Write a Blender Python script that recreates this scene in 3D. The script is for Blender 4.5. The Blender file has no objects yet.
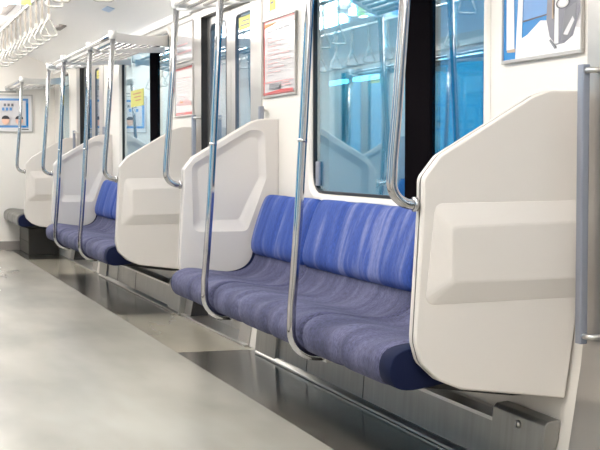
import bpy, bmesh, math, random
from mathutils import Vector, noise
random.seed(7)
C = bpy.context.scene.collection
PI = math.pi

# ------------------------------------------------------------------ materials
def principled(name, col, rough=.5, metal=0., spec=.5, coat=0., bump=None, vary=None, aniso=0., sheen=0.):
    m = bpy.data.materials.new(name); m.use_nodes = True
    nt = m.node_tree; b = nt.nodes['Principled BSDF']
    b.inputs['Base Color'].default_value = (*col, 1); b.inputs['Roughness'].default_value = rough
    b.inputs['Metallic'].default_value = metal; b.inputs['Specular IOR Level'].default_value = spec
    b.inputs['Coat Weight'].default_value = coat; b.inputs['Coat Roughness'].default_value = .08
    if sheen:
        b.inputs['Sheen Weight'].default_value = sheen; b.inputs['Sheen Roughness'].default_value = .5
    tc = nt.nodes.new('ShaderNodeTexCoord')
    def noise_node(scale3, sc, detail=3):
        mp = nt.nodes.new('ShaderNodeMapping'); mp.inputs['Scale'].default_value = scale3
        nt.links.new(tc.outputs['Object'], mp.inputs['Vector'])
        n = nt.nodes.new('ShaderNodeTexNoise'); n.inputs['Scale'].default_value = sc; n.inputs['Detail'].default_value = detail
        nt.links.new(mp.outputs[0], n.inputs['Vector']); return n
    if vary:                                    # (scale3, scale, [(pos, colour), ...])
        n = noise_node(vary[0], vary[1], 4)
        r = nt.nodes.new('ShaderNodeValToRGB'); cr = r.color_ramp
        cr.elements[0].position = vary[2][0][0]; cr.elements[0].color = (*vary[2][0][1], 1)
        cr.elements[1].position = vary[2][-1][0]; cr.elements[1].color = (*vary[2][-1][1], 1)
        for p, c in vary[2][1:-1]:
            e = cr.elements.new(p); e.color = (*c, 1)
        nt.links.new(n.outputs['Fac'], r.inputs['Fac'])
        out = r.outputs['Color']
        if len(vary) > 3:                       # fine second layer multiplied in
            n2 = noise_node(vary[3][0], vary[3][1], 2)
            r2 = nt.nodes.new('ShaderNodeValToRGB')
            r2.color_ramp.elements[0].position = .35; r2.color_ramp.elements[0].color = (vary[3][2],) * 3 + (1,)
            r2.color_ramp.elements[1].position = .65; r2.color_ramp.elements[1].color = (vary[3][3],) * 3 + (1,)
            nt.links.new(n2.outputs['Fac'], r2.inputs['Fac'])
            mx = nt.nodes.new('ShaderNodeMix'); mx.data_type = 'RGBA'; mx.blend_type = 'MULTIPLY'
            mx.inputs[0].default_value = 1
            nt.links.new(out, mx.inputs[6]); nt.links.new(r2.outputs['Color'], mx.inputs[7]); out = mx.outputs[2]
        nt.links.new(out, b.inputs['Base Color'])
    if bump:                                    # (scale3, scale, strength, distance)
        n = noise_node(bump[0], bump[1])
        bp = nt.nodes.new('ShaderNodeBump'); bp.inputs['Strength'].default_value = bump[2]; bp.inputs['Distance'].default_value = bump[3]
        nt.links.new(n.outputs['Fac'], bp.inputs['Height']); nt.links.new(bp.outputs[0], b.inputs['Normal'])
    return m

def glass(name, tint, a=.05, k=.55, n_=3.0, gl=(1, 1, 1)):
    m = bpy.data.materials.new(name); m.use_nodes = True; nt = m.node_tree
    nt.nodes.remove(nt.nodes['Principled BSDF']); out = nt.nodes['Material Output']
    tr = nt.nodes.new('ShaderNodeBsdfTransparent'); tr.inputs[0].default_value = (*tint, 1)
    g = nt.nodes.new('ShaderNodeBsdfGlossy'); g.inputs['Roughness'].default_value = .02; g.inputs['Color'].default_value = (*gl, 1)
    lw = nt.nodes.new('ShaderNodeLayerWeight'); lw.inputs['Blend'].default_value = .5
    pw = nt.nodes.new('ShaderNodeMath'); pw.operation = 'POWER'; pw.inputs[1].default_value = n_
    ma = nt.nodes.new('ShaderNodeMath'); ma.operation = 'MULTIPLY_ADD'; ma.inputs[1].default_value = k; ma.inputs[2].default_value = a
    mix = nt.nodes.new('ShaderNodeMixShader')
    nt.links.new(lw.outputs['Facing'], pw.inputs[0]); nt.links.new(pw.outputs[0], ma.inputs[0])
    nt.links.new(ma.outputs[0], mix.inputs[0]); nt.links.new(tr.outputs[0], mix.inputs[1]); nt.links.new(g.outputs[0], mix.inputs[2])
    nt.links.new(mix.outputs[0], out.inputs['Surface'])
    return m

def emit(name, col, s):
    m = bpy.data.materials.new(name); m.use_nodes = True; b = m.node_tree.nodes['Principled BSDF']
    b.inputs['Base Color'].default_value = (.9, .9, .9, 1)
    b.inputs['Emission Color'].default_value = (*col, 1); b.inputs['Emission Strength'].default_value = s
    return m

M = {}
M['wall'] = principled('cream_wall_panel', (.745, .705, .65), .32, spec=.4)
M['ceil'] = principled('ceiling_white', (.93, .91, .885), .45)
M['end'] = principled('end_wall_cream', (.80, .765, .72), .4)
M['frp'] = principled('partition_resin', (.67, .63, .59), .38, spec=.4, bump=((1, 1, 1), 400, .06, .0004))
M['frp_in'] = principled('partition_resin_inner', (.66, .62, .585), .42, spec=.4, bump=((1, 1, 1), 400, .06, .0004))
M['seam'] = principled('dark_seam', (.06, .05, .045), .6)
M['steel'] = principled('brushed_steel', (.60, .59, .57), .3, 1, bump=((1, 1, 30), 20, .05, .0005))
M['steel_dull'] = principled('dull_steel', (.38, .375, .36), .30, .75,
    vary=((1, 9, 1), 3, [(.3, (.27, .265, .25)), (.7, (.33, .325, .31))]))
M['pole'] = principled('polished_steel', (.50, .50, .51), .09, 1)
M['door'] = principled('door_steel', (.50, .48, .46), .32, .9)
M['rubber'] = principled('black_rubber', (.012, .012, .014), .35)
M['gasket'] = principled('grey_gasket', (.12, .14, .17), .4)
M['blackglass'] = principled('black_divider', (.006, .005, .006), .9, spec=.0)
M['navy'] = principled('navy_vinyl', (.006, .010, .038), .8, spec=.15)
M['dark'] = principled('dark_underframe', (.035, .034, .034), .6)
M['basepan'] = principled('grey_brown_base', (.08, .072, .062), .5)
M['greybar'] = principled('grey_anodised', (.30, .32, .38), .35, .6)
M['strap'] = principled('handle_resin', (.48, .46, .42), .35)
M['belt'] = principled('belt_fabric', (.30, .27, .23), .7)
M['rack'] = principled('rack_tube', (.72, .70, .68), .25, .8)
M['rackw'] = principled('rack_bracket_white', (.80, .79, .77), .35)
M['grille'] = principled('grey_grille', (.33, .30, .28), .6)
M['paper'] = principled('poster_paper', (.66, .64, .655), .18, coat=.4)
M['pframe'] = principled('poster_frame_metal', (.50, .48, .46), .35, .7)
M['yellow'] = principled('yellow_sticker', (.72, .68, .13), .5)
M['p_orange'] = principled('ink_orange', (.62, .28, .09), .5)
M['p_red'] = principled('ink_red', (.55, .05, .05), .3)
M['p_pink'] = principled('ink_pink', (.66, .40, .40), .3)
M['p_grey'] = principled('ink_grey', (.16, .16, .18), .3)
M['p_dark'] = principled('ink_dark', (.04, .04, .05), .3)
M['p_blue'] = principled('ink_blue', (.008, .20, .52), .25)
M['p_sky'] = principled('ink_sky', (.13, .30, .60), .25)
M['p_pale'] = principled('ink_paleblue', (.50, .66, .85), .3)
M['p_silver'] = principled('ink_silver', (.22, .215, .25), .25)
M['p_skin'] = principled('ink_skin', (.80, .50, .38), .4)
M['p_green'] = principled('ink_green', (.35, .65, .10), .4)
M['p_tan'] = principled('ink_tan', (.42, .30, .20), .4)
M['white'] = principled('white_print', (.72, .71, .71), .4)
M['backcloth'] = principled('blue_moquette_back', (.1, .14, .42), .85,
    vary=((1, 4.2, .75), 2.6, [(.30, (.010, .030, .17)), (.42, (.020, .062, .29)), (.54, (.040, .080, .31)), (.66, (.15, .18, .40))],
          ((1, 26, 9), 6, .80, 1.12)), bump=((1, 1, 1), 260, .35, .0015))
M['pancloth'] = principled('purple_blue_moquette_seat', (.1, .1, .22), .9,
    vary=((1.5, 6, 2), 2.2, [(.32, (.046, .048, .104)), (.5, (.070, .072, .142)), (.68, (.104, .105, .190))],
          ((16, 90, 16), 5, .5, 1.4)), bump=((1, 1, 1), 260, .45, .002))
M['olive'] = principled('grey_olive_moquette', (.11, .10, .085), .85, sheen=.2, bump=((1, 1, 1), 260, .3, .002))
M['floor'] = principled('aisle_vinyl', (.50, .46, .38), .2, spec=.5,
    vary=((1.0, .45, 1), 1.3, [(.32, (.33, .315, .28)), (.5, (.41, .39, .345)), (.68, (.455, .435, .385))],
          ((2.5, .5, 1), 2, .95, 1.04)))
M['floor2'] = principled('edge_vinyl', (.42, .36, .27), .14, spec=.6,
    vary=((1.6, .45, 1), 1.7, [(.32, (.33, .305, .25)), (.68, (.42, .385, .31))]))
M['floor_shade'] = principled('under_bench_shaded_vinyl', (.17, .155, .13), .16, spec=.5,  # vinyl darkened: bench shade and dark reflection are put into its colour
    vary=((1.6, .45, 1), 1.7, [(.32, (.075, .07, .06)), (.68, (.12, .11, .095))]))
M['glass'] = glass('blue_tinted_glass', (.28, .74, .88), .06, 1.1, 3.0, (.85, .95, 1))
M['dglass'] = glass('door_glass', (.45, .68, .80), .06, .9, 3.0)
M['lamp'] = emit('fluorescent_diffuser', (1, .965, .92), 13)
M['glowbar'] = emit('reflection_glow', (1, 1, .95), 6)  # glow of the added bars that imitate lamp reflections
M['outblue'] = principled('station_wall_blue', (.004, .34, .54), .5)
M['outpale'] = principled('station_wall_pale', (.36, .50, .54), .5)
M['outdark'] = principled('station_pillar_grey', (.16, .24, .30), .5)
M['ballast'] = principled('track_bed', (.2, .2, .19), .9)

# ------------------------------------------------------------------ mesh builder
class MB:
    def __init__(s): s.v = []; s.f = []; s.m = []; s.mats = []; s.cur = 0; s.sm = []; s.smooth = False
    def mat(s, k):
        if k not in s.mats: s.mats.append(k)
        s.cur = s.mats.index(k); return s
    def add(s, vs, fs):
        o = len(s.v); s.v += [tuple(p) for p in vs]
        for f in fs: s.f.append([o + i for i in f]); s.m.append(s.cur); s.sm.append(s.smooth)
        return s
    def box(s, x0, x1, y0, y1, z0, z1):
        vs = [(x, y, z) for x in (x0, x1) for y in (y0, y1) for z in (z0, z1)]
        return s.add(vs, [(0, 1, 3, 2), (4, 6, 7, 5), (0, 4, 5, 1), (2, 3, 7, 6), (0, 2, 6, 4), (1, 5, 7, 3)])
    def tube(s, pts, r, n=12, closed=False, cap=True):
        P = [Vector(p) for p in pts]; N = len(P); rings = []
        sm = s.smooth; s.smooth = True
        def tan(i):
            if closed: return (P[(i + 1) % N] - P[i - 1]).normalized()
            return (P[min(i + 1, N - 1)] - P[max(i - 1, 0)]).normalized()
        t = tan(0); a = Vector((0, 0, 1)) if abs(t.z) < .9 else Vector((1, 0, 0)); u = t.cross(a).normalized()
        for i in range(N):
            t = tan(i); u = (u - t * u.dot(t)).normalized(); w = t.cross(u)
            rings.append([P[i] + (u * math.cos(2 * PI * k / n) + w * math.sin(2 * PI * k / n)) * r for k in range(n)])
        fs = []; R = N if closed else N - 1
        for i in range(R):
            j = (i + 1) % N
            for k in range(n): fs.append((i * n + k, i * n + (k + 1) % n, j * n + (k + 1) % n, j * n + k))
        if cap and not closed: fs += [tuple(range(n))[::-1], tuple((N - 1) * n + k for k in range(n))]
        s.add([p for r_ in rings for p in r_], fs); s.smooth = sm; return s
    def prism(s, poly, f, a, b):                # f(u, v, t) -> xyz
        n = len(poly)
        return s.add([f(u, v, a) for u, v in poly] + [f(u, v, b) for u, v in poly],
                     [tuple(range(n)), tuple(range(2 * n - 1, n - 1, -1))] + [(i, i + n, (i + 1) % n + n, (i + 1) % n) for i in range(n)])
    def loops(s, L, closed_ring=True, cap0=False, cap1=False):    # stack of equal-length 3D loops
        n = len(L[0]); fs = []
        for i in range(len(L) - 1):
            for k in range(n if closed_ring else n - 1):
                k2 = (k + 1) % n; fs.append((i * n + k, i * n + k2, (i + 1) * n + k2, (i + 1) * n + k))
        if cap0: fs.append(tuple(range(n))[::-1])
        if cap1: fs.append(tuple((len(L) - 1) * n + k for k in range(n)))
        return s.add([p for l in L for p in l], fs)
    def build(s, name, parent=None, bevel=0, seg=2, fix=True, shade=None):
        me = bpy.data.meshes.new(name); off = parent.location if parent else Vector()
        if parent and parent.get('_off'): off = Vector(parent['_off'])
        me.from_pydata([tuple(Vector(p) - off) for p in s.v], [], s.f)
        for k in s.mats: me.materials.append(M[k])
        for p, mi, sm in zip(me.polygons, s.m, s.sm): p.material_index = mi; p.use_smooth = sm
        if fix:
            bm = bmesh.new(); bm.from_mesh(me); bmesh.ops.recalc_face_normals(bm, faces=bm.faces); bm.to_mesh(me); bm.free()
        o = bpy.data.objects.new(name, me); C.objects.link(o)
        if parent: o.parent = parent
        if bevel:
            md = o.modifiers.new('bevel', 'BEVEL'); md.width = bevel; md.segments = seg; md.limit_method = 'ANGLE'; md.angle_limit = math.radians(35)
            md.harden_normals = False
        return o

def thing(name, loc, label, cat, group=None, kind=None):
    o = bpy.data.objects.new(name, None); C.objects.link(o); o.location = loc; o.empty_display_size = .05
    tag(o, label, cat, group, kind); return o
def tag(o, label=None, cat=None, group=None, kind=None):
    if label: o['label'] = label
    if cat: o['category'] = cat
    if group: o['group'] = group
    if kind: o['kind'] = kind
    return o
def single(mb, name, base, label, cat, group=None, **k):
    """a thing that is one mesh, its origin at its base"""
    base = Vector(base); mb.v = [tuple(Vector(p) - base) for p in mb.v]
    o = mb.build(name, None, **k); o.location = base
    return tag(o, label, cat, group)
def dup(root, loc=None, label=None, sx=1, sy=1):
    r = root.copy(); C.objects.link(r)
    if loc is not None: r.location = loc
    if label: r['label'] = label
    r.scale = (root.scale.x * sx, root.scale.y * sy, 1)
    for ch in list(root.children):
        c = ch.copy(); C.objects.link(c); c.parent = r
        for g in list(ch.children):
            d = g.copy(); C.objects.link(d); d.parent = c
    return r
CX = 1.48                                       # x of a mirrored point = CX - x
def mirror(root, label, dy=0):
    return dup(root, (CX - root.location.x, root.location.y + dy, root.location.z), label, sx=-1)
def rounded(poly, r, n=7):
    """round each corner; r number or list"""
    out = []; N = len(poly)
    for i, p in enumerate(poly):
        ri = r[i] if isinstance(r, (list, tuple)) else r
        p = Vector(p); a = (Vector(poly[i - 1]) - p); b = (Vector(poly[(i + 1) % N]) - p)
        if ri <= 0: out.append(tuple(p)); continue
        ang = a.angle(b); d = min(ri / math.tan(ang / 2), a.length * .48, b.length * .48)
        A = p + a.normalized() * d; B = p + b.normalized() * d
        for k in range(n + 1):
            t = k / n; out.append(tuple(A * (1 - t) ** 2 + p * 2 * t * (1 - t) + B * t * t))
    return out
def polar(poly, c, n=180):
    """resample a star-shaped outline at n angles about c, keeping all its own vertices' order"""
    out = []
    for k in range(n):
        a = 2 * PI * k / n; d = Vector((math.cos(a), math.sin(a))); best = None
        for i in range(len(poly)):
            p = Vector(poly[i]) - Vector(c); q = Vector(poly[(i + 1) % len(poly)]) - Vector(c); e = q - p
            den = d.x * e.y - d.y * e.x
            if abs(den) < 1e-12: continue
            t = (p.x * e.y - p.y * e.x) / den; s_ = (p.x * d.y - p.y * d.x) / den
            if t > 0 and -1e-9 <= s_ <= 1 + 1e-9 and (best is None or t < best): best = t
        out.append((c[0] + d.x * best, c[1] + d.y * best))
    return out
def rect(x0, x1, z0, z1): return [(x0, z0), (x1, z0), (x1, z1), (x0, z1)]

# ------------------------------------------------------------------ layout (metres; X across to the seat wall, Y along the car)
YA, YB, PER = 3.89, 7.18, 5.32
PF = 5.20                                       # bench 1 to bench 2
YEND, YNEAR = 16.2, -3.2
HALF_DOOR = .62; DOORC = 2.97                   # door centres DOORC + k*PER
WY0, WY1 = 4.54, 6.59                           # window in bench 1 bay
Z_DOOR = 2.0; ZW0, ZW1 = .873, 1.99
XW = 2.14
PROF = [(2.06, 0), (2.074, .08), (2.088, .16), (2.11, .30), (2.128, .42), (2.138, .52), (2.14, .60), (2.14, ZW0), (2.14, ZW1), (2.14, 2.03)]
def xw(z):
    for (x0, z0), (x1, z1) in zip(PROF, PROF[1:]):
        if z0 <= z <= z1: return x0 + (x1 - x0) * (z - z0) / (z1 - z0)
    return XW

# ------------------------------------------------------------------ shell
def side_wall(name, sgn):
    mb = MB().mat('wall'); f = (lambda x: x) if sgn > 0 else (lambda x: CX - x)
    holes = []
    for k in (-1, 0, 1, 2): holes.append((DOORC + k * PER - HALF_DOOR, DOORC + k * PER + HALF_DOOR, 0, Z_DOOR))
    for k in (0, 1): holes.append((WY0 + k * PER, WY1 + k * PER, ZW0, ZW1))
    holes.append((14.95, 15.75, ZW0, ZW1))
    if sgn < 0: holes.append((WY0 - PER, WY1 - PER, ZW0, ZW1))
    if sgn > 0: holes.append((WY0 - PER, WY1 - PER, ZW0, ZW1))
    holes.sort(); ys = [YNEAR]
    for h in holes: ys += [h[0], h[1]]
    ys.append(YEND)
    def strip(y0, y1, za, zb):
        zs = sorted({za, zb} | {z for x, z in PROF if za < z < zb})
        mb.smooth = True
        mb.loops([[(f(xw(z)), y0, z) for z in zs], [(f(xw(z)), y1, z) for z in zs]], closed_ring=False)
        mb.smooth = False
        mb.add([(f(xw(z) if i < 2 else 2.24), y, z) for i, z in ((0, za), (1, zb), (2, zb), (3, za)) for y in (y0, y1)], [(0, 6, 7, 1), (2, 3, 5, 4)])
        mb.add([(f(2.24), y, z) for y in (y0, y1) for z in (za, zb)], [(0, 1, 3, 2)])
        for y in (y0, y1):
            mb.add([(f(xw(z)), y, z) for z in zs] + [(f(2.24), y, zb), (f(2.24), y, za)], [tuple(range(len(zs) + 2))])
    for i in range(len(ys) - 1):
        y0, y1 = ys[i], ys[i + 1]
        h = [h for h in holes if h[0] == y0 and h[1] == y1]
        if h:
            if h[0][2] > 0: strip(y0, y1, 0, h[0][2])
            strip(y0, y1, h[0][3], 2.03)
        else: strip(y0, y1, 0, 2.03)
    o = mb.build(name, fix=False); o['kind'] = 'structure'; return o
side_wall('wall_right', 1); side_wall('wall_left', -1)

mb = MB().mat('ceil'); mb.smooth = True
arc = [(2.14, 2.03), (2.13, 2.07), (2.09, 2.115), (2.0, 2.17), (1.88, 2.22), (1.76, 2.255), (1.62, 2.28), (1.40, 2.295)]
arc = arc + [(CX - x, z) for x, z in arc[::-1]]
mb.loops([[(x, YNEAR, z) for x, z in arc], [(x, YEND, z) for x, z in arc]], closed_ring=False)
mb.smooth = False
mb.add([(-.76, YNEAR, 2.36), (2.24, YNEAR, 2.36), (2.24, YEND, 2.36), (-.76, YEND, 2.36)], [(0, 1, 2, 3)])
for x in (-.70, 2.18):
    mb.box(x - .06, x + .06, YNEAR, YEND, 2.03, 2.36)
mb.build('ceiling', fix=False)['kind'] = 'structure'
mb = MB().mat('end').box(-.76, 2.24, YEND, YEND + .08, 0, 2.36); mb.build('wall_back')['kind'] = 'structure'
mb = MB().mat('end').box(-.76, 2.24, YNEAR - .08, YNEAR, 0, 2.36); mb.build('wall_front')['kind'] = 'structure'
mb = MB().mat('floor').box(CX - 1.62, 1.62, YNEAR, YEND, -.06, 0)
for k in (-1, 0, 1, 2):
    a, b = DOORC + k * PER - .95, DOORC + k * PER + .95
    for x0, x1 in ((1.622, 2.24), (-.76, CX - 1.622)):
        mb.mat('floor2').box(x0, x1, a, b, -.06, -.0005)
        mb.mat('floor_shade').box(x0, x1, b, min(b + PER - 1.9, YEND), -.06, -.0005)
mb.mat('seam').box(1.62, 1.622, YNEAR, YEND, -.05, -.002).box(CX - 1.622, CX - 1.62, YNEAR, YEND, -.05, -.002)
mb.build('floor')['kind'] = 'structure'
MB().mat('grille').box(-.66, 2.05, YEND - .02, YEND - .0005, 0.0005, .10).build('baseboard_back', bevel=.004)['kind'] = 'structure'

# ------------------------------------------------------------------ doors
def make_door(n, yc, sgn):
    r = bpy.data.objects.new('door_%d' % n, None); C.objects.link(r); r['kind'] = 'structure'; r.location = (2.2, yc, 0)
    h = HALF_DOOR
    # two leaves with tall rounded panes
    for s in (-1, 1):
        mb = MB().mat('door')
        y0, y1 = (.004, h + .03) if s > 0 else (-h - .03, -.004)
        out = rect(y0, y1, .01, Z_DOOR + .02); c = ((y0 + y1) / 2, 1.2)
        wy0, wy1 = (.11, h - .10) if s > 0 else (-h + .10, -.11)
        inn = rounded(rect(wy0, wy1, .74, 1.93), .07); O = polar(out, c, 120); I = polar(inn, c, 120)
        for i in range(4):                      # snap nearest samples to the true corners
            k = min(range(120), key=lambda q: (O[q][0] - out[i][0]) ** 2 + (O[q][1] - out[i][1]) ** 2); O[k] = out[i]
        X0, X1 = 2.178, 2.206
        mb.loops([[(X1, yc + y, z) for y, z in O], [(X0, yc + y, z) for y, z in O], [(X0, yc + y, z) for y, z in I], [(X1, yc + y, z) for y, z in I], [(X1, yc + y, z) for y, z in O]])
        leaf = mb.build('door_leaf', r)
        g = MB().mat('gasket'); I2 = polar(rounded(rect(wy0 + .006, wy1 - .006, .746, 1.924), .06), c, 120)
        g.loops([[(X0 - .003, yc + y, z) for y, z in I], [(X0 - .003, yc + y, z) for y, z in I2], [(X0 + .009, yc + y, z) for y, z in I2], [(X0 + .009, yc + y, z) for y, z in I], [(X0 - .003, yc + y, z) for y, z in I]])
        go = g.build('gasket', r); 
        p = MB().mat('dglass').box(X0 + .008, X0 + .014, yc + wy0 + .006, yc + wy1 - .006, .746, 1.924).build('pane', r)
        if s > 0: continue
        st = MB().mat('yellow').box(X0 + .005, X0 + .0075, yc + wy0 + .09, yc + wy1 - .06, 1.83, 1.905)
        st.mat('p_dark').box(X0 + .0045, X0 + .005, yc + wy0 + .11, yc + wy1 - .10, 1.85, 1.857).box(X0 + .0045, X0 + .005, yc + wy0 + .11, yc + wy1 - .14, 1.875, 1.882)
        st.build('warning_sticker', r)
    MB().mat('rubber').box(2.180, 2.204, yc - .0038, yc + .0038, .012, Z_DOOR + .015).build('edge_seal', r)
    # frame: steel pillars and header, dark reveal
    fr = MB().mat('door')
    for s in (-1, 1):
        zs = [0, .08, .16, .30, .42, .52, .60, 1.3, Z_DOOR]
        a, b = yc + s * h, yc + s * (h + .215)
        L = [[(xw(z) - .006, y, z) for z in zs] for y in (a - s * .012, b)]
        fr.loops(L, closed_ring=False)
        fr.loops([[(xw(z) - .006, b, z) for z in zs], [(xw(z) + .004, b, z) for z in zs]], closed_ring=False)
    fr.box(2.128, 2.177, yc - h - .215, yc + h + .215, Z_DOOR - .02, Z_DOOR + .05)
    fr.build('door_frame', r, fix=False)
    for s in (-1, 1):
        a = yc + s * (h - .014)
        MB().mat('rubber').prism([(xw(z) - .004, z) for z in (.01, .16, .42, .60, Z_DOOR - .02)] + [(2.177, Z_DOOR - .02), (2.177, .01)], lambda u, v, t: (u, t, v), min(a, a + s * .02), max(a, a + s * .02)).build('jamb_seal', r)
    MB().mat('steel').box(2.03, 2.21, yc - h - .215, yc + h + .215, .0005, .012).build('sill_plate', r, bevel=.003)
    MB().mat('ceil').box(2.09, 2.128, yc - h - .215, yc + h + .215, 2.03 - .0, 2.10).build('header_cover', r, bevel=.01)
    return r
doors = []
n = 0
for k in (0, 1, 2):
    n += 1; doors.append(make_door(n, DOORC + k * PER, 1))
for d in doors + [None]:
    n += 1
    if d is None: d = doors[0]; y = DOORC - PER; c = dup(d, (CX - 2.2, y, 0), sx=-1)
    else: c = dup(d, (CX - 2.2, d.location.y, 0), sx=-1)
    c.name = 'door_%d' % n
n += 1; c = dup(doors[0], (2.2, DOORC - PER, 0)); c.name = 'door_%d' % n

# ------------------------------------------------------------------ windows
def make_window(n, y0, y1, div):
    r = bpy.data.objects.new('window_%d' % n, None); C.objects.link(r); r['kind'] = 'structure'; r.location = (2.15, (y0 + y1) / 2, ZW0)
    c = ((y0 + y1) / 2, (ZW0 + ZW1) / 2); N = 200
    def lp(e, rad): return polar(rounded(rect(y0 + e, y1 - e, ZW0 + e, ZW1 - e), rad), c, N)
    A, B, G, H_ = lp(-.035, .17), lp(.012, .13), lp(.012, .13), lp(.026, .118)
    mb = MB().mat('wall'); mb.smooth = True
    mb.loops([[(2.139, y, z) for y, z in A], [(2.128, y, z) for y, z in lp(-.024, .16)], [(2.128, y, z) for y, z in lp(-.002, .14)], [(2.152, y, z) for y, z in B], [(2.19, y, z) for y, z in B]])
    mb.build('window_frame', r)
    g = MB().mat('rubber')
    g.loops([[(2.150, y, z) for y, z in G], [(2.150, y, z) for y, z in H_], [(2.185, y, z) for y, z in H_], [(2.185, y, z) for y, z in G], [(2.150, y, z) for y, z in G]])
    g.build('gasket', r)
    if div:
        MB().mat('blackglass').box(2.146, 2.196, div[0], div[1], ZW0 + .014, ZW1 - .014).build('divider_post', r, bevel=.004)
        panes = [(y0 + .014, div[0] - .001), (div[1] + .001, y1 - .014)]
    else: panes = [(y0 + .014, y1 - .014)]
    for a, b in panes:
        MB().mat('glass').box(2.160, 2.166, a, b, ZW0 + .016, ZW1 - .016).build('pane', r)
    if div:                                    # blind catch at the far lower corner
        bx = MB().mat('greybar').box(2.146, 2.159, y1 - .115, y1 - .065, ZW0 + .05, ZW0 + .17)
        bx.build('blind_catch', r, bevel=.004)
    return r
w1 = make_window(1, WY0, WY1, (5.08, 5.34))
def wcopy(n, w, loc, sx=1):
    c = dup(w, loc, sx=sx); c.name = 'window_%d' % n; return c
wcopy(2, w1, w1.location + Vector((0, PER, 0)))
w3 = make_window(3, 14.95, 15.75, None)
wcopy(4, w1, (CX - 2.15, w1.location.y, ZW0), -1)
wcopy(5, w1, (CX - 2.15, w1.location.y + PER, ZW0), -1)
wcopy(6, w3, (CX - 2.15, w3.location.y, ZW0), -1)
wcopy(7, w1, (CX - 2.15, w1.location.y - PER, ZW0), -1)
wcopy(8, w1, w1.location - Vector((0, PER, 0)))

# ------------------------------------------------------------------ seat partitions
OUT = [(2.142, 1.27), (2.04, 1.27), (1.985, 1.252), (1.672, 1.068), (1.617, 1.00), (1.616, .91), (1.593, .50), (1.611, .435), (1.672, .378), (1.745, .348), (2.10, .303), (2.138, .56), (2.142, .62)]
OUT_R = [0, .05, .05, .05, .04, .1, .05, .04, .06, .06, 0, 0, 0]
def make_partition(y, label):
    """wall-to-aisle partition; its smooth door-side face with a raised band looks to -Y, its dished seat-side face to +Y"""
    r = thing('seat_partition', (2.1, y, .303), label, 'partition', 'partitions at the bench ends')
    out = rounded(OUT, OUT_R); c = (1.86, .86); O = polar(out, c, 220)
    for P in (OUT[0], OUT[10]):
        k = min(range(220), key=lambda q: (O[q][0] - P[0]) ** 2 + (O[q][1] - P[1]) ** 2); O[k] = P
    def off(L, d): 
        cc = Vector(c); return [tuple(Vector(p) + (cc - Vector(p)).normalized() * d) for p in L]
    th = .024
    mb = MB().mat('frp'); mb.smooth = True
    T = lambda L, yy: [(p[0], yy, p[1]) for p in L]
    mb.loops([T(O, y), T(O, y - th + .006), T(off(O, .0018), y - th + .0018), T(off(O, .006), y - th)], cap0=False)
    mb.smooth = False; mb.loops([T(off(O, .006), y - th), T(off(O, .2), y - th)], cap1=True)
    mb.build('outer_shell', r)
    # raised band on the outer shell
    b0 = [(2.136, .928), (1.655, .924), (1.622, .612), (2.132, .622)]; b1 = [(2.137, .862), (1.70, .852), (1.703, .682), (2.134, .688)]
    b0r, b1r = rounded(b0, [0, .03, .03, 0], 4), rounded(b1, [0, .02, .02, 0], 4)
    bb = MB().mat('frp'); yy = y - th + .001
    bb.loops([T(b0r, yy), T([tuple(Vector(p).lerp(Vector(q), .04)) for p, q in zip(b0r, b1r)], yy - .003), T([tuple(Vector(p).lerp(Vector(q), .96)) for p, q in zip(b0r, b1r)], yy - .027), T([tuple(Vector(p).lerp(Vector(q), 1.06)) for p, q in zip(b0r, b1r)], yy - .028)], cap0=True, cap1=True)
    bb.build('raised_band', r)
    s_ = MB().mat('seam'); I = off(O, .0012); s_.loops([T(I, y + .0005), T(I, y + .0085)], cap0=True, cap1=True); s_.build('seam_trim', r)
    # inner shell, dished
    REC = [(1.664, 1.02), (1.975, 1.205), (2.06, 1.205), (2.068, .95), (1.962, .672), (1.672, .672)]
    R0 = polar(rounded(REC, [.05, .06, .05, .05, .04, .04]), (1.86, .86), 220)
    R1 = polar(rounded([(1.690, 1.005), (1.985, 1.178), (2.035, 1.175), (2.040, .955), (1.925, .722), (1.700, .722)], [.04, .05, .04, .04, .03, .03]), (1.86, .86), 220)
    mi = MB().mat('frp_in'); y1 = y + .009; y2 = y + .009 + .030
    mi.smooth = True
    mi.loops([T(O, y1), T(O, y2 - .008), T(off(O, .0025), y2 - .002), T(off(O, .008), y2)])
    mi.smooth = False
    mi.loops([T(off(O, .008), y2), T(off(R0, -.004), y2)])
    mi.smooth = True
    mi.loops([T(off(R0, -.004), y2), T(R0, y2 - .003), T(R1, y2 - .020), T(off(R1, .008), y2 - .022)])
    mi.smooth = False
    mi.loops([T(off(R1, .008), y2 - .022), T(off(R1, .03), y2 - .022)], cap1=True)
    mi.build('inner_shell', r)
    return r
pA = make_partition(YA, 'large cream seat partition nearest on the right, raised band across its door side')
Yp = {'B': YB, 'C': YA + PF, 'D': YB + PF, 'E': YA + 2 * PER}
def part_at(y, label, flip, src=pA):
    return dup(src, (2.1, y, .303), label, sy=-1 if flip else 1)
pB = part_at(Yp['B'], 'cream seat partition with dished inner face at the far end of the nearest blue bench', True)
pC = part_at(Yp['C'], 'cream seat partition at the near end of the second blue bench, beyond the steel door', False)
pD = part_at(Yp['D'], 'cream seat partition with dished face at the far end of the second blue bench', True)
pE = part_at(Yp['E'], 'farthest cream seat partition, in front of the grey olive bench', False)

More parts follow.
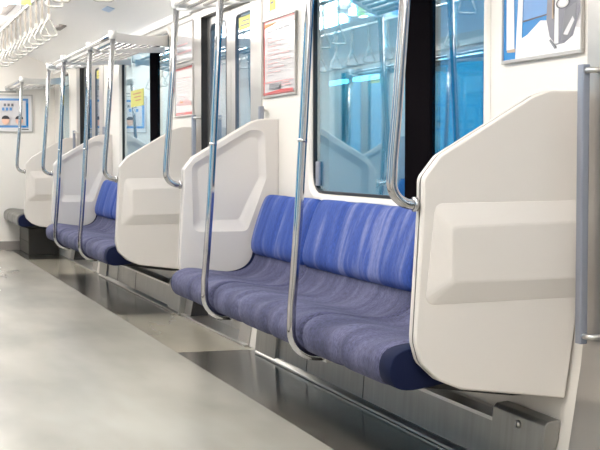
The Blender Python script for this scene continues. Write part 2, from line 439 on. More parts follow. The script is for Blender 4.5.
# ------------------------------------------------------------------ benches
PAN = [(1.535, .395), (1.538, .425), (1.553, .452), (1.590, .470), (1.650, .478), (1.72, .474), (1.80, .464), (1.87, .460), (1.925, .472), (1.965, .498), (1.988, .535), (2.000, .575),
       (2.05, .58), (2.055, .50), (2.03, .42), (1.95, .385), (1.82, .365), (1.70, .350), (1.61, .338), (1.562, .345), (1.543, .365)]
BACK = [(1.985, .552), (1.970, .575), (1.968, .61), (1.978, .66), (1.996, .72), (2.016, .78), (2.034, .825), (2.050, .852), (2.068, .863), (2.085, .860), (2.105, .845), (2.112, .80), (2.10, .68), (2.075, .56), (2.04, .542), (2.015, .542)]
def catmull(P, sub=3):
    out = []; n = len(P)
    for i in range(n):
        p0, p1, p2, p3 = [Vector(P[(i + k) % n]) for k in (-1, 0, 1, 2)]
        for s in range(sub):
            t = s / sub
            out.append(tuple(.5 * ((2 * p1) + (p2 - p0) * t + (2 * p0 - 5 * p1 + 4 * p2 - p3) * t * t + (3 * p1 - p0 - 3 * p2 + p3) * t ** 3)))
    return out
def normals(P):
    out = []; n = len(P)
    for i in range(n):
        t = (Vector(P[(i + 1) % n]) - Vector(P[i - 1])).normalized(); out.append(Vector((-t.y, t.x)))
    return out
def cushion(profile, y0, y1, persons, mat, kind):
    P = catmull(profile); Nn = normals(P); mb = MB().mat(mat); mb.smooth = True
    c = Vector((sum(p[0] for p in P) / len(P), sum(p[1] for p in P) / len(P)))
    # make normals point outwards
    area = sum(P[i][0] * P[(i + 1) % len(P)][1] - P[(i + 1) % len(P)][0] * P[i][1] for i in range(len(P)))
    if area > 0: Nn = [-q for q in Nn]
    w = (y1 - y0) / persons; er = .045
    ys = [y0 + er * (1 - math.cos(PI / 2 * k / 6)) for k in range(6)]
    m = max(6, int(persons * 16)); ys += [y0 + er + (y1 - y0 - 2 * er) * k / m for k in range(m + 1)]
    ys += [y1 - er * (1 - math.cos(PI / 2 * k / 6)) for k in range(5, -1, -1)]
    L = []
    for y in ys:
        d = min(y - y0, y1 - y); e = 0 if d >= er else 1 - math.sqrt(max(0, 1 - ((er - d) / er) ** 2))
        ph = ((y - y0) / w) % 1; pb = min(ph, 1 - ph)            # distance to a sitter boundary, in sitters
        if d < w * .35: pbn = .5
        else: pbn = pb
        row = []
        for (px_, pz), nn in zip(P, Nn):
            o = -.030 * e
            if kind == 'pan':
                if px_ < 1.64: o -= .011 * math.exp(-(pbn * w / .030) ** 2)
                b = math.exp(-((px_ - 1.86) / .10) ** 2) if nn.y > .2 else 0
                o += -.018 * b * math.sin(PI * ph) ** 2
                f = math.exp(-((px_ - 1.61) / .07) ** 2) if nn.y > .2 else 0
                o += .010 * f * math.cos(2 * PI * ph)
                if nn.y > .1: o += .0035 * noise.noise(Vector((px_ * 6, y * 5, 3)))
            else:
                fr = 1 if nn.x < -.2 else 0
                g_ = min(1, max(0, (pz - .56) / .07)); o -= fr * g_ * .014 * math.exp(-(pbn * w / .020) ** 2)
                o += fr * g_ * .007 * math.sin(PI * ph) ** 2
            q = Vector((px_, pz)) + nn * o
            if kind == 'back':
                rr = .055; zt = .866 - (0 if d >= rr else rr - math.sqrt(max(0, rr * rr - (rr - d) ** 2)))
                zb = .540 + (0 if d >= rr * .8 else .8 * rr - math.sqrt(max(0, (.8 * rr) ** 2 - (.8 * rr - d) ** 2)))
                q.y = min(max(q.y, zb), zt)
            row.append((q.x, y, q.y))
        L.append(row)
    mb.loops(L, cap0=True, cap1=True)
    return mb
def make_bench(y0, y1, segs, mats, label):
    r = thing('bench_seat', (1.8, (y0 + y1) / 2, .30), label, 'bench')
    tot = sum(segs); u = (y1 - y0) / tot; y = y0
    for s in segs:
        a, b = y + .005, y + s * u - .005
        cushion(PAN, a + (.075 if y == y0 else 0), b, s, mats[0], 'pan').build('seat_cushion', r, fix=True)
        cushion(BACK, a, b, s, mats[1], 'back').build('backrest', r, fix=True)
        y += s * u
    # navy vinyl end caps closing the cushion ends
    for yy, s in ((y0, -1), (y1, 1)):
        P = catmull(PAN); c = Vector((1.80, .42))
        Q = [tuple(Vector(p) + (c - Vector(p)).normalized() * .006) for p in P]
        mb = MB().mat('navy'); mb.smooth = True; a = yy - s * (.006 if s > 0 else .095); b = yy + s * .007
        mb.loops([[(p[0], a, p[1]) for p in Q], [(p[0], b, p[1]) for p in Q]], cap0=True, cap1=True)
        mb.build('end_cap', r, bevel=.004)
    # underframe: cantilever beams and a long rear rail
    mb = MB().mat('dark').box(1.98, 2.06, y0 + .03, y1 - .03, .36, .42).build('rear_rail', r)
    k = 0; y = y0
    ylist = [y0 + .10]
    for s in segs: y += s * u; ylist.append(min(y, y1 - .10))
    for yy in ylist:
        mb = MB().mat('dark')
        mb.prism([(1.66, .352), (1.66, .335), (2.0, .29), (2.10, .29), (2.10, .40), (2.0, .39), (1.85, .372)], lambda a, b, t: (a, t, b), yy - .02, yy + .02)
        mb.build('support_bracket', r)
    return r
Y0a, Y1a = YA + .06, YB - .06
b1 = make_bench(Y0a, Y1a, (2, 3, 2), ('pancloth', 'backcloth'), 'nearest long bench with purple-blue seat cushions and bright blue backrests')
b2 = dup(b1, (b1.location.x, b1.location.y + PF, b1.location.z), 'second long blue bench, beyond the steel door, with two poles at its front')
b3 = make_bench(YA + 2 * PER + .06, YEND - .03, (3,), ('olive', 'olive'), 'short grey-olive priority bench against the far end wall')

bs = MB().mat('basepan').box(1.72, 2.05, YA + 2 * PER + .75, YEND - .03, .001, .285); bs.build('seat_base', b3, bevel=.006)
MB().mat('dark').box(1.716, 1.72, YA + 2 * PER + .77, YEND - .04, .135, .142).build('base_joint', b3)

# heater covers along the wall under the benches
def make_heater(y0, y1, label, near=True, far=True):
    r = thing('heater_cover', (2.06, (y0 + y1) / 2, 0), label, 'heater cover', 'steel heater covers under the benches')
    F = lambda a, b, t: (a, t, b)
    mb = MB().mat('steel_dull').prism([(2.035, .022), (2.045, .165), (2.085, .185), (xw(.185) - .001, .185), (xw(.022) - .001, .022)], F, y0 + .01, y1 - .01)
    mb.build('front_panel', r, bevel=.003)
    mb = MB().mat('steel').prism([(2.012, .001), (2.012, .012), (2.028, .026), (2.062, .026), (2.058, .001)], F, y0 + .01, y1 - .01)
    mb.build('base_lip', r, bevel=.002)
    MB().mat('steel').prism([(2.035, .165), (2.036, .178), (2.07, .196), (2.090, .196), (2.089, .188), (2.075, .186)], F, y0 + .01, y1 - .01).build('top_flange', r)
    for e, yy, s in ((near, y0, 1), (far, y1, -1)):
        if not e: continue
        a, b = sorted((yy - s * .01, yy + s * .365))
        mb = MB().mat('steel_dull').prism([(2.018, .004), (2.038, .215), (2.05, .228), (2.095, .232), (2.059, .004)], F, a, b)
        ec = mb.build('end_cover', r, bevel=.004)
        k = MB().mat('steel'); yc = yy + s * .165
        k.tube([(2.036, yc, .190), (2.028, yc, .190)], .013, 16); k.mat('dark').box(2.0272, 2.029, yc - .002, yc + .002, .181, .199)
        ko = k.build('keyhole', ec); ko.parent = ec
        for vtx in ko.data.vertices: vtx.co -= r.location - Vector(r.location) if False else Vector((0, 0, 0))
    # panel joints
    for t in (.5, .74):
        yy = y0 + (y1 - y0) * t
        MB().mat('dark').prism([(2.0335, .027), (2.0435, .163), (2.058, .163), (2.055, .027)], F, yy - .0025, yy + .0025).build('panel_joint', r)
    return r
h1 = make_heater(YA, YB, 'long steel heater cover under the nearest blue bench')
# fix keyholes: their meshes were built in world coordinates under an end cover
def fix_keyholes(r):
    for c in r.children:
        for k in c.children:
            for v in k.data.vertices: v.co -= r.location
fix_keyholes(h1)
h2 = dup(h1, h1.location + Vector((0, PF, 0)), 'steel heater cover under the second blue bench')

# ------------------------------------------------------------------ luggage racks, poles
ZR, XR = 1.87, 1.585
def make_rack(y0, y1, brs, label, slant=(1, 1)):
    r = thing('luggage_rack', (2.14, (y0 + y1) / 2, 1.84), label, 'luggage rack', 'luggage racks over the benches')
    MB().mat('pole').tube([(XR, y0, ZR)] + [(XR, y0 + (y1 - y0) * k / 8, ZR) for k in range(1, 8)] + [(XR, y1, ZR)], .017, 14).build('front_rail', r)
    e0 = min(brs) if slant[0] else None; e1 = max(brs) if slant[1] else None
    sl = lambda x: .80 * (x - XR) / (XW - XR)
    for k in range(8):
        x = 1.635 + k * .062; z = 1.845 + k * .006
        a, b = y0 + .004 + (sl(x) if slant[0] else 0), y1 - .004 - (sl(x) if slant[1] else 0)
        MB().mat('rack').tube([(x, a, z), (x, (a + b) / 2, z), (x, b, z)], .0095, 10).build('shelf_slat', r)
    for yy in brs:
        e = yy in (y0, y1)
        mb = MB().mat('rackw')
        pl = [(1.57, 1.872), (1.58, 1.89), (1.62, 1.892), (1.75, 1.896), (1.95, 1.915), (2.08, 1.94), (2.136, 1.96), (2.136, 1.86), (2.05, 1.862), (1.80, 1.840), (1.62, 1.828), (1.585, 1.835), (1.572, 1.85)] if e else \
             [(1.60, 1.868), (1.64, 1.838), (2.139, 1.880), (2.139, 1.82), (2.10, 1.835), (1.80, 1.828), (1.62, 1.824), (1.595, 1.84)]
        d = 1 if yy == e0 else -1 if yy == e1 else 0
        mb.prism(pl, lambda a, b, t: (a, t + d * sl(a), b), yy - .014, yy + .014)
        mb.build('end_bracket' if e else 'mid_bracket', r, bevel=.005)
    return r
w = (Y1a - Y0a) / 7
Q1, Q2 = Y0a + 2 * w, Y0a + 5 * w
RB = .02
rk1 = make_rack(YA + RB, YB - RB, (YA + RB, Q1, Q2, YB - RB), 'luggage rack over the nearest bench, mostly above the picture')
rk2 = dup(rk1, rk1.location + Vector((0, PF, 0)), 'slatted luggage rack with steel front rail over the second bench')
rk3 = make_rack(YA + 2 * PER + RB, YEND - .02, (YA + 2 * PER + RB, YEND - .02), 'small luggage rack over the far end bench', (1, 0))

def arcpts(c, r, a0, a1, n=8):
    return [(c[0] + r * math.cos(a0 + (a1 - a0) * k / n), c[1] + r * math.sin(a0 + (a1 - a0) * k / n)) for k in range(n + 1)]
def make_pole_seat(y, label):
    """floor-free stanchion: hangs from the rack rail, curves in under the cushion front"""
    r = thing('grab_pole', (1.50, y, .36), label, 'grab pole')
    xz = [(1.588, 1.868), (1.57, 1.55), (1.552, 1.20), (1.532, .85), (1.515, .62), (1.505, .50)]
    c = (1.603, .422); arc_ = [(1.503, .43)] + [(c[0] - .10 * math.cos(t), c[1] - .10 * math.sin(t)) for t in [PI / 2 * k / 8 for k in range(1, 9)]]
    xz += arc_ + [(1.66, .320)]
    MB().mat('pole').tube([(x, y, z) for x, z in xz], .0165, 16).build('pole_tube', r)
    MB().mat('rackw').tube([(1.587, y, 1.845), (1.585, y, 1.90)], .026, 16).build('rail_joint', r)
    MB().mat('pole').tube([(1.5475, y, 1.13), (1.5465, y, 1.118)], .0182, 16).build('sleeve_joint', r)
    MB().mat('steel').box(1.63, 1.70, y - .028, y + .028, .300, .3365).build('foot_plate', r, bevel=.003)
    return r
def make_pole_part(y, label, s=0):
    """short stanchion from the rack rail into the edge of a partition"""
    r = thing('grab_rail', (1.55, y, .92), label, 'grab rail')
    c = (1.593, .985)
    xz = [(1.588, 1.868), (1.565, 1.50), (1.545, 1.22), (1.530, 1.05)] + [(c[0] - .066 * math.cos(t), c[1] - .066 * math.sin(t)) for t in [PI / 2 * k / 8 for k in range(0, 9)]] + [(1.613, .919)]
    MB().mat('pole').tube([(x, y, z) for x, z in xz], .0165, 16).build('pole_tube', r)
    MB().mat('rackw').tube([(1.587, y, 1.845), (1.585, y, 1.90)], .026, 16).build('rail_joint', r)
    MB().mat('pole').tube([(1.597, y, .919), (1.6085, y, .919)], .023, 16).build('socket', r)
    return r
s1 = make_pole_seat(Q1, 'curved steel grab pole before the nearest bench, the one nearer the right partition')
s2 = dup(s1, (s1.location.x, Q2, s1.location.z), 'curved steel grab pole before the nearest bench, the farther of its two')
s3 = dup(s1, (s1.location.x, Q1 + PF, s1.location.z), 'curved steel grab pole before the second bench, the nearer of its two')
s4 = dup(s1, (s1.location.x, Q2 + PF, s1.location.z), 'curved steel grab pole before the second bench, the farther of its two')
g1 = make_pole_part(YA + .012, 'steel grab rail curving into the edge of the large nearest partition')
gr = [g1]
for k, nm in (('B', 'steel grab rail curving into the partition at the far end of the nearest bench'), ('C', 'steel grab rail curving into the partition at the near end of the second bench'),
              ('D', 'steel grab rail curving into the partition at the far end of the second bench'), ('E', 'steel grab rail curving into the farthest partition')):
    gr.append(dup(g1, (g1.location.x, Yp[k] + (-.012 if k in 'BD' else .012), g1.location.z), nm))

# door-side handrails
def make_handrail(y, label, s):
    """vertical flat bar beside a door; s = direction of the door along Y"""
    r = thing('door_handrail', (2.09, y, .49), label, 'handrail')
    mb = MB().mat('greybar'); mb.prism(rounded(rect(2.086, 2.112, y - .018, y + .018), .006, 3), lambda a, b, t: (a, b, t), .49, 1.345); mb.build('bar', r, bevel=.002)
    for z in (.515, 1.325):
        t = MB().mat('steel').tube([(2.10, y, z), (2.10, y + s * .035, z), (2.105, y + s * .055, z), (2.136, y + s * .056, z)], .0095, 10); t.build('bracket', r)
    return r
hr1 = make_handrail(YA - .125, 'vertical grey handrail on the door pillar right of the nearest partition', -1)
hrB = make_handrail(YB + .16, 'vertical grey handrail beyond the partition at the far end of the nearest bench', 1)
hrC = dup(hr1, (2.09, YA + PF - .125, .49), 'vertical grey handrail on the far side of the middle door')
hrD = dup(hrB, (2.09, YB + PF + .16, .49), 'vertical grey handrail on the near side of the farthest door')
hrE = dup(hr1, (2.09, YA + 2 * PER - .125, .49), 'vertical grey handrail on the far side of the farthest door')

# ------------------------------------------------------------------ hand straps
def make_strap(x, y, z, ztop, label, group):
    r = thing('hand_strap', (x, y, z), label, 'hand strap', group)
    w_, h_ = .062, .118; pts = rounded([(-w_, 0.009), (w_, .009), (.010, h_), (-.010, h_)], [.022, .022, .012, .012], 5)
    MB().mat('strap').tube([(x + a, y, z + b) for a, b in pts], .0065, 8, closed=True).build('handle', r)
    mb = MB().mat('belt').box(x - .003, x + .003, y - .0, y + .0, 0, 0) if False else MB().mat('belt')
    mb.box(x - .008, x + .008, y - .004, y + .004, z + h_ - .006, ztop - .01); mb.build('belt', r)
    MB().mat('strap').box(x - .011, x + .011, y - .008, y + .008, z + h_ - .004, z + h_ + .035).build('buckle', r, bevel=.004)
    MB().mat('strap').tube([(x, y - .014, ztop), (x, y + .014, ztop)], .019, 12).build('clamp', r)
    return r
XS, ZB = 1.165, 2.165
ORD = ['nearest', 'second', 'third', 'fourth', 'fifth', 'sixth', 'seventh', 'eighth', 'ninth', 'tenth']
proto = make_strap(XS, 9.08, 1.84, ZB, 'triangular grey hand strap, nearest of the row before the second bench', 'hand straps before the second bench')
def strap_at(src, y, label, group, x=XS):
    o = dup(src, (x, y, src.location.z), label); o['group'] = group; return o
for k in range(1, 10):
    strap_at(proto, 9.08 + .335 * k, 'triangular grey hand strap, %s from the near end of the row before the second bench' % ORD[k], 'hand straps before the second bench')
for k in range(5):
    strap_at(proto, 14.3 + .335 * k, 'triangular grey hand strap, %s in the row before the far end bench' % ORD[k], 'hand straps before the far end bench')
for k in range(1):
    strap_at(proto, 6.95 - .335 * k, 'triangular grey hand strap before the nearest bench, %s' % ('its lower bar showing at the top edge' if k == 0 else 'just above the picture'), 'hand straps before the nearest bench')
hi = make_strap(XS, 8.78, 2.0, ZB, 'short triangular hand strap in front of the middle door, fourth from the near end', 'short hand straps before the middle door')
for k in range(1, 4):
    strap_at(hi, 8.78 - .30 * k, 'short triangular hand strap in front of the middle door, %s from the near end' % ['', 'third', 'second', 'first'][k], 'short hand straps before the middle door')
r = thing('strap_bar', (XS, 8, ZB), 'long steel bar along the ceiling carrying the hand straps', 'bar')
MB().mat('steel').tube([(XS, 1, ZB), (XS, 8, ZB), (XS, YEND - .01, ZB)], .013, 12).build('bar_tube', r)
for yy in (3.2, 5.6, 8.0, 10.6, 13.4, 15.9):
    MB().mat('steel').tube([(XS, yy, ZB + .008), (XS, yy, 2.299)], .010, 10).build('hanger', r)

# ------------------------------------------------------------------ ceiling details and lamps
k = 0
for xx, side in ((.98, 'seat-wall'), (.50, 'far-wall')):
    for i in range(7):
        yy = -2.6 + i * 2.7
        lp = thing('ceiling_lamp', (xx, yy + 1.2, 2.29), 'long fluorescent ceiling lamp, %s from the near end of the %s row' % (ORD[i], side), 'ceiling lamp', 'fluorescent lamps along the ceiling')
        MB().mat('rackw').box(xx - .035, xx + .035, yy, yy + 2.4, 2.262, 2.2945).build('housing', lp, bevel=.004)
        MB().mat('lamp').box(xx - .06, xx + .06, yy + .04, yy + 2.36, 2.195, 2.2615).build('diffuser', lp)
mb = MB().mat('grille').box(1.70, 1.77, 12.55, 12.95, 2.240, 2.262)
single(mb, 'ceiling_speaker', (1.73, 12.65, 2.25), 'small square grey speaker grille in the ceiling above the second luggage rack', 'speaker', bevel=.004)
mb = MB().mat('p_pale').add([(1.82, 10.7, 2.230), (1.88, 10.7, 2.212), (1.88, 10.95, 2.212), (1.82, 10.95, 2.230), (1.822, 10.7, 2.235), (1.882, 10.7, 2.217), (1.882, 10.95, 2.217), (1.822, 10.95, 2.235)],
    [(0, 1, 2, 3), (7, 6, 5, 4), (0, 4, 5, 1), (1, 5, 6, 2), (2, 6, 7, 3), (3, 7, 4, 0)])
single(mb, 'ceiling_sticker', (1.85, 10.8, 2.22), 'pale blue sticker on the white ceiling cove right of the grille', 'sticker')
single(MB().mat('grille').box(1.09, 1.20, 11.0, 12.2, 2.286, 2.2955), 'ceiling_vent', (1.145, 11.6, 2.29), 'flat grey-pink vent plate in the ceiling behind the hand straps, top left', 'vent', bevel=.003)
# hanging advertisement across the car
ad = thing('hanging_advert', (.80, 9.05, 2.045), 'hanging advertisement card, blue-white with a green corner, at the top left', 'advertisement')
mb = MB().mat('p_pale').box(.45, .985, 9.05, 9.052, 2.045, 2.25).mat('p_green').box(.985, 1.05, 9.05, 9.052, 2.045, 2.25)
mb.mat('p_sky').box(.62, .78, 9.0492, 9.05, 2.06, 2.18).mat('white').box(.80, .86, 9.0492, 9.05, 2.06, 2.24).box(.975, .985, 9.0492, 9.05, 2.045, 2.25)
mb.build('card', ad)
MB().mat('steel').box(.45, 1.03, 9.046, 9.056, 2.25, 2.262).build('clip_rail', ad)
for x in (.50, .98): MB().mat('steel').tube([(x, 9.051, 2.26), (x, 9.051, 2.298)], .004, 8).build('hanger', ad)

# ------------------------------------------------------------------ posters on the seat wall
def wall_poster(y0, y1, z0, z1, label, draw, cat='poster', x=2.138, fr=.012):
    r = thing('poster', (x, (y0 + y1) / 2, z0), label, cat, 'framed posters')
    mb = MB().mat('pframe')
    for a, b, c, d in ((y0, y1, z0, z0 + fr), (y0, y1, z1 - fr, z1), (y0, y0 + fr * .45, z0 + fr, z1 - fr), (y1 - fr * .45, y1, z0 + fr, z1 - fr)):
        mb.box(x - .014, x, a, b, c, d)
    mb.build('frame', r, bevel=.002)
    sh = MB().mat('paper').box(x - .006, x, y0 + fr * .45, y1 - fr * .45, z0 + fr, z1 - fr)
    L = [0]
    def P(mat, pts):                            # pts in u (0 far/left .. 1 near/right), v (0 bottom .. 1 top)
        L[0] += 1; d = .0062 + .0003 * L[0]; sh.mat(mat)
        q = [(y1 - fr * .45 - u * (y1 - y0 - 0.9 * fr), z0 + fr + v * (z1 - z0 - 2 * fr)) for u, v in pts]
        sh.prism(q, lambda a, b, t: (t, a, b), x - d, x - d + .0003)
    def Rr(mat, u0, u1, v0, v1): P(mat, [(u0, v0), (u1, v0), (u1, v1), (u0, v1)])
    draw(P, Rr); sh.build('sheet', r)
    return r
def circ(u, v, a, b, n=24): return [(u + a * math.cos(2 * PI * k / n), v + b * math.sin(2 * PI * k / n)) for k in range(n)]
def draw_road(P, R):
    P0, R0 = P, R; q = lambda v: 1 if v >= 1 else v * .5
    P = lambda m, pts: P0(m, [(u, q(v)) for u, v in pts]); R = lambda m, u0, u1, v0, v1: R0(m, u0, u1, q(v0), q(v1))
    R('p_blue', 0, .30, 0, 1); R('p_sky', .25, .72, .40, 1)
    P('p_blue', [(.22, 0), (.22, .56), (.68, .60), (.55, .45), (.34, .25)])
    P('p_dark', [(.27, .555), (.66, .60), (.66, .62), (.45, .60), (.27, .58)])
    P('white', [(.045, 0.16), (.04, 1), (.13, 1), (.155, .12)]); P('p_tan', [(.055, .12), (.05, .16), (.165, .165), (.165, .11)])
    P('white', [(.22, 0), (.24, .30), (.33, .35), (.50, .53), (.66, .50), (1, .30), (1, 0)])
    P('white', [(.17, 0), (.25, 1), (.30, 1), (.25, .0)])
    P('p_silver', [(.58, .52), (.62, 1), (1, 1), (.98, .55), (.90, .22), (.80, .13), (.70, .12), (.62, .26)])
    P('white', [(.68, .14), (.69, 1), (.72, 1), (.73, .14)])
    P('p_grey', [(.76, .17), (.80, .60), (.94, .70), (.93, .40), (.86, .18)])
    P('paper', [(.79, .26), (.82, .33), (.90, .50), (.92, .44), (.84, .24)])
    P('p_dark', circ(.785, .72, .085, .085)); P('paper', circ(.785, .72, .066, .066)); P('white', circ(.785, .72, .045, .045))
    P('p_grey', [(.62, .20), (.64, .22), (.72, .08), (.69, .06)])
    P('p_tan', [(.655, .52), (.66, 1), (.675, 1), (.675, .52)])
def draw_red(P, R):
    R('p_red', 0, 1, 0, 1); R('paper', .035, .965, .012, .972)
    P('p_orange', [(.035, .90), (.035, .965), (.45, .968), (.30, .93)]); P('p_pink', [(.35, .94), (.45, .97), (.965, .972), (.965, .90), (.80, .93)])
    for i, (a, b) in enumerate(((.12, .28), (.32, .44), (.48, .62), (.66, .84))): R('p_grey', a, b, .83 + .005 * i, .87 + .004 * i)
    for i in range(9):
        v = .76 - i * .058; R('p_pink', .18, .48 + .1 * ((i * 5) % 3), v, v + .012); R('p_pink', .14, .155, v - .03, v + .02)
    R('p_pink', .62, .85, .52, .54); R('p_pink', .60, .88, .44, .455)
    R('p_red', .035, .965, .165, .172); R('p_grey', .22, .56, .075, .145); R('p_pink', .62, .90, .10, .12); R('p_pink', .62, .84, .135, .15)
    P('p_red', [(.035, .012), (.035, .03), (.3, .045), (.6, .06), (.965, .055), (.965, .012)])
def draw_pale(P, R):
    R('p_red', 0, 1, .93, 1); R('paper', .0, 1, .0, .95)
    R('p_pink', .08, .92, .70, .715); R('p_pink', .1, .8, .76, .78)
    for i in range(5): R('p_pink', .15, .7 + .05 * (i % 3), .62 - i * .06, .63 - i * .06)
    P('p_pink', [(.05, .22), (.30, .34), (.40, .28), (.60, .36), (.92, .25), (.92, .18), (.5, .2)])
    R('p_orange', .30, .45, .26, .29); R('p_red', .05, .95, .0, .055); R('paper', .08, .5, .018, .03)
def draw_small(P, R):
    R('white', 0, .35, 0, 1); R('yellow', .45, 1, 0, 1); R('p_dark', .55, .9, .2, .26); R('p_dark', .55, .85, .42, .50); R('p_dark', .1, .3, .3, .38); R('p_orange', .55, .9, .7, .85)
wall_poster(YA - .06, YA + .50, 1.385, 1.84, 'framed poster of a blue seaside road and a silver wheel, above the nearest partition', draw_road)
wall_poster(YB - .38, YB + .22, 1.39, 1.82, 'framed red-bordered poster between the nearest window and the middle door', draw_red)
wall_poster(YA + PF + .02, YA + PF + .58, 1.345, 1.70, 'pale framed poster with a red border left of the middle door, lower of two', draw_pale)
wall_poster(YA + PF + .02, YA + PF + .58, 1.72, 2.0, 'pale framed poster with faint pink print left of the middle door, upper of two', lambda P, R: (R('p_pink', .1, .9, .2, .26), R('p_pink', .1, .7, .42, .46), R('p_grey', .2, .8, .62, .64), R('p_pink', .1, .8, .8, .82)))
nt_ = thing('notice_sticker', (2.139, YB + .13, 1.86), 'small yellow and pale blue notice on the wall above the red-bordered poster', 'sticker')
mb = MB().mat('p_pale').box(2.137, 2.1395, YB + .12, YB + .20, 1.855, 2.0).mat('yellow').box(2.137, 2.1395, YB + .02, YB + .12, 1.865, 2.0)
mb.mat('p_dark').box(2.1364, 2.137, YB + .05, YB + .10, 1.90, 1.91).box(2.1364, 2.137, YB + .04, YB + .10, 1.93, 1.945).box(2.1364, 2.137, YB + .14, YB + .18, 1.93, 1.945)
mb.build('notice_sheet', nt_)

# yellow sticker on the second window
st = thing('window_sticker', (2.158, 11.25, 1.48), 'yellow sticker on the glass of the second window', 'sticker')
mb = MB().mat('yellow').box(2.1572, 2.1592, 10.98, 11.52, 1.485, 1.62)
mb.mat('p_orange')
for i in range(3): mb.box(2.1566, 2.1572, 11.08, 11.42 - .05 * i, 1.585 - i * .028, 1.594 - i * .028)
mb.build('sticker_sheet', st)

# end-wall poster
r = thing('poster', (1.55, YEND - .002, 1.36), 'wide blue-bordered poster with two cartoon heads on the far end wall', 'poster')
mb = MB().mat('pframe')
X0, X1, Z0, Z1 = 1.10, 1.885, 1.355, 1.79; Y = YEND - .001
for a, b, c_, d in ((X0, X1, Z0, Z0 + .012), (X0, X1, Z1 - .012, Z1), (X0, X0 + .012, Z0 + .012, Z1 - .012), (X1 - .012, X1, Z0 + .012, Z1 - .012)): mb.box(a, b, Y - .014, Y, c_, d)
mb.build('frame', r)
sh = MB().mat('white').box(X0 + .012, X1 - .012, Y - .006, Y, Z0 + .012, Z1 - .012); lay = [0]
def PP(mat, pts):
    lay[0] += 1; d = .0062 + lay[0] * .0004; sh.mat(mat); sh.prism(pts, lambda a, b, t: (a, t, b), Y - d, Y - d + .0004)
PP('p_sky', rect(X0 + .03, X1 - .05, Z0 + .055, Z1 - .045)); PP('paper', rect(X0 + .055, X1 - .08, Z0 + .08, Z1 - .07))
PP('p_blue', rect(X1 - .115, X1 - .078, Z0 + .055, Z0 + .075)); PP('p_blue', rect(X1 - .072, X1 - .05, Z0 + .075, Z1 - .10))
for i in range(12):
    if i % 4 != 3:
        PP('p_grey', rect(1.22 + i * .042, 1.22 + i * .042 + .026, 1.655, 1.685)); PP('p_sky', rect(1.20 + i * .042, 1.20 + i * .042 + .028, 1.605, 1.64))
for cx_ in (1.30, 1.575, 1.73):
    PP('p_skin', circ(cx_, 1.49, .042, .048)); PP('p_dark', [(cx_ + .045 * math.cos(t), 1.508 + .04 * math.sin(t)) for t in [PI * k / 12 for k in range(13)]])
PP('p_dark', rect(1.755, 1.835, 1.385, 1.395))
sh.build('sheet', r)
MB_ = MB().mat('grille').box(1.30, 1.70, YEND - .012, YEND - .0005, 1.812, 1.825)
single(MB_, 'wall_slot', (1.5, YEND, 1.81), 'thin dark vent slot on the end wall above the blue-bordered poster', 'vent')

# ------------------------------------------------------------------ the opposite side (seen mirrored in the window glass)
OPP = 'across the aisle, mirrored in the window glass'
mirror(pC, 'cream seat partition, near end of the bench ' + OPP); mirror(pD, 'cream seat partition, far end of the bench ' + OPP); mirror(pE, 'cream seat partition farthest away ' + OPP)
mirror(b2, 'long blue bench ' + OPP); mirror(h2, 'steel heater cover ' + OPP)
mirror(rk2, 'luggage rack ' + OPP)
mirror(s3, 'curved grab pole, nearer one, ' + OPP); mirror(s4, 'curved grab pole, farther one, ' + OPP)
mirror(gr[2], 'grab rail on the near partition ' + OPP); mirror(gr[3], 'grab rail on the far partition ' + OPP)
for k in range(8):
    strap_at(proto, 9.08 + .42 * k, 'hand strap %s from near end, row %s' % (ORD[k], OPP), 'hand straps of the opposite row', CX - XS)
r = thing('strap_bar', (CX - XS, 8, ZB), 'long steel strap bar ' + OPP, 'bar')
MB().mat('steel').tube([(CX - XS, 1, ZB), (CX - XS, 8, ZB), (CX - XS, YEND - .01, ZB)], .013, 12).build('bar_tube', r)
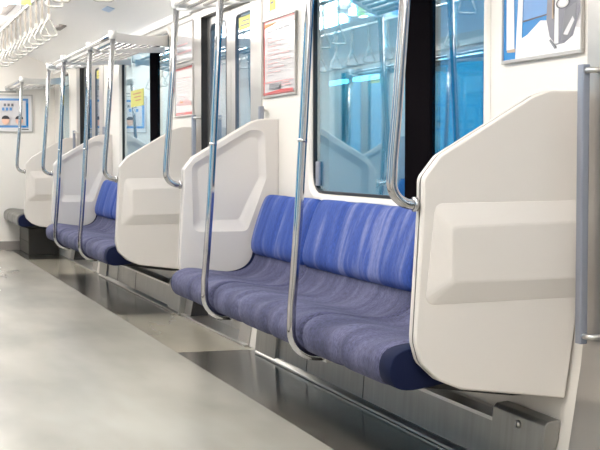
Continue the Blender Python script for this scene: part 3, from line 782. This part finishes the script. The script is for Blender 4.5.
for yy in (5.6, 8.0, 10.6, 13.4, 15.9):
    MB().mat('steel').tube([(CX - XS, yy, ZB + .008), (CX - XS, yy, 2.299)], .010, 10).build('hanger', r)

# ------------------------------------------------------------------ outside: a blue and pale station wall beyond the glass
mb = MB().mat('outpale').box(4.6, 4.8, -6, 60, -1.2, 4.5); 
mb.mat('outblue').box(4.57, 4.6, -6, 11.6, -1.2, 4.5).box(4.57, 4.6, 14.0, 15.4, -.6, 2.6).mat('outdark').box(4.57, 4.6, 17.5, 26, -1.2, 4.5)
mb.mat('outdark').box(4.55, 4.6, -6, 60, 1.95, 2.05).box(4.55, 4.6, -6, 60, .55, .60)
mb.build('wall_outside')['kind'] = 'structure'
for k in range(5):
    y = 11.9 + k * .85  # glowing bars added outside to imitate lamp reflections in the window glass
    o = thing('reflection_bar', (4.56, y, 1.80), 'glow bar added behind the nearest window to imitate a lamp reflection, %s from its near end' % ORD[k], 'lamp', 'glow bars imitating lamp reflections')
    MB().mat('white').box(4.54, 4.57, y, y + .62, 1.80, 1.83).build('housing', o)
    MB().mat('glowbar').box(4.49, 4.54, y + .02, y + .60, 1.79, 1.83).build('diffuser', o)
MB().mat('ballast').box(-8, 8, -8, 60, -1.3, -1.2).build('floor_outside')['kind'] = 'structure'

# ------------------------------------------------------------------ world, camera, view
W = bpy.data.worlds.new('world'); bpy.context.scene.world = W; W.use_nodes = True
bg = W.node_tree.nodes['Background']; bg.inputs[0].default_value = (.75, .88, 1, 1); bg.inputs[1].default_value = 1.6

F = 1380.; th = math.atan(437 / F); p = math.atan(67 / F)
cam = bpy.data.cameras.new('camera'); co = bpy.data.objects.new('camera', cam); C.objects.link(co)
cam.lens = F / 600 * 36; cam.sensor_width = 36; cam.sensor_fit = 'HORIZONTAL'; cam.clip_start = .05
co.location = (0, 0, 1.06); co.rotation_euler = (PI / 2 - p, 0, -th)
cam.dof.use_dof = False
bpy.context.scene.camera = co
vs = bpy.context.scene.view_settings
bpy.context.scene.display_settings.display_device = 'sRGB'
vs.view_transform = 'Standard'; vs.look = 'None'; vs.gamma = 1; vs.use_curve_mapping = False; vs.exposure = .22
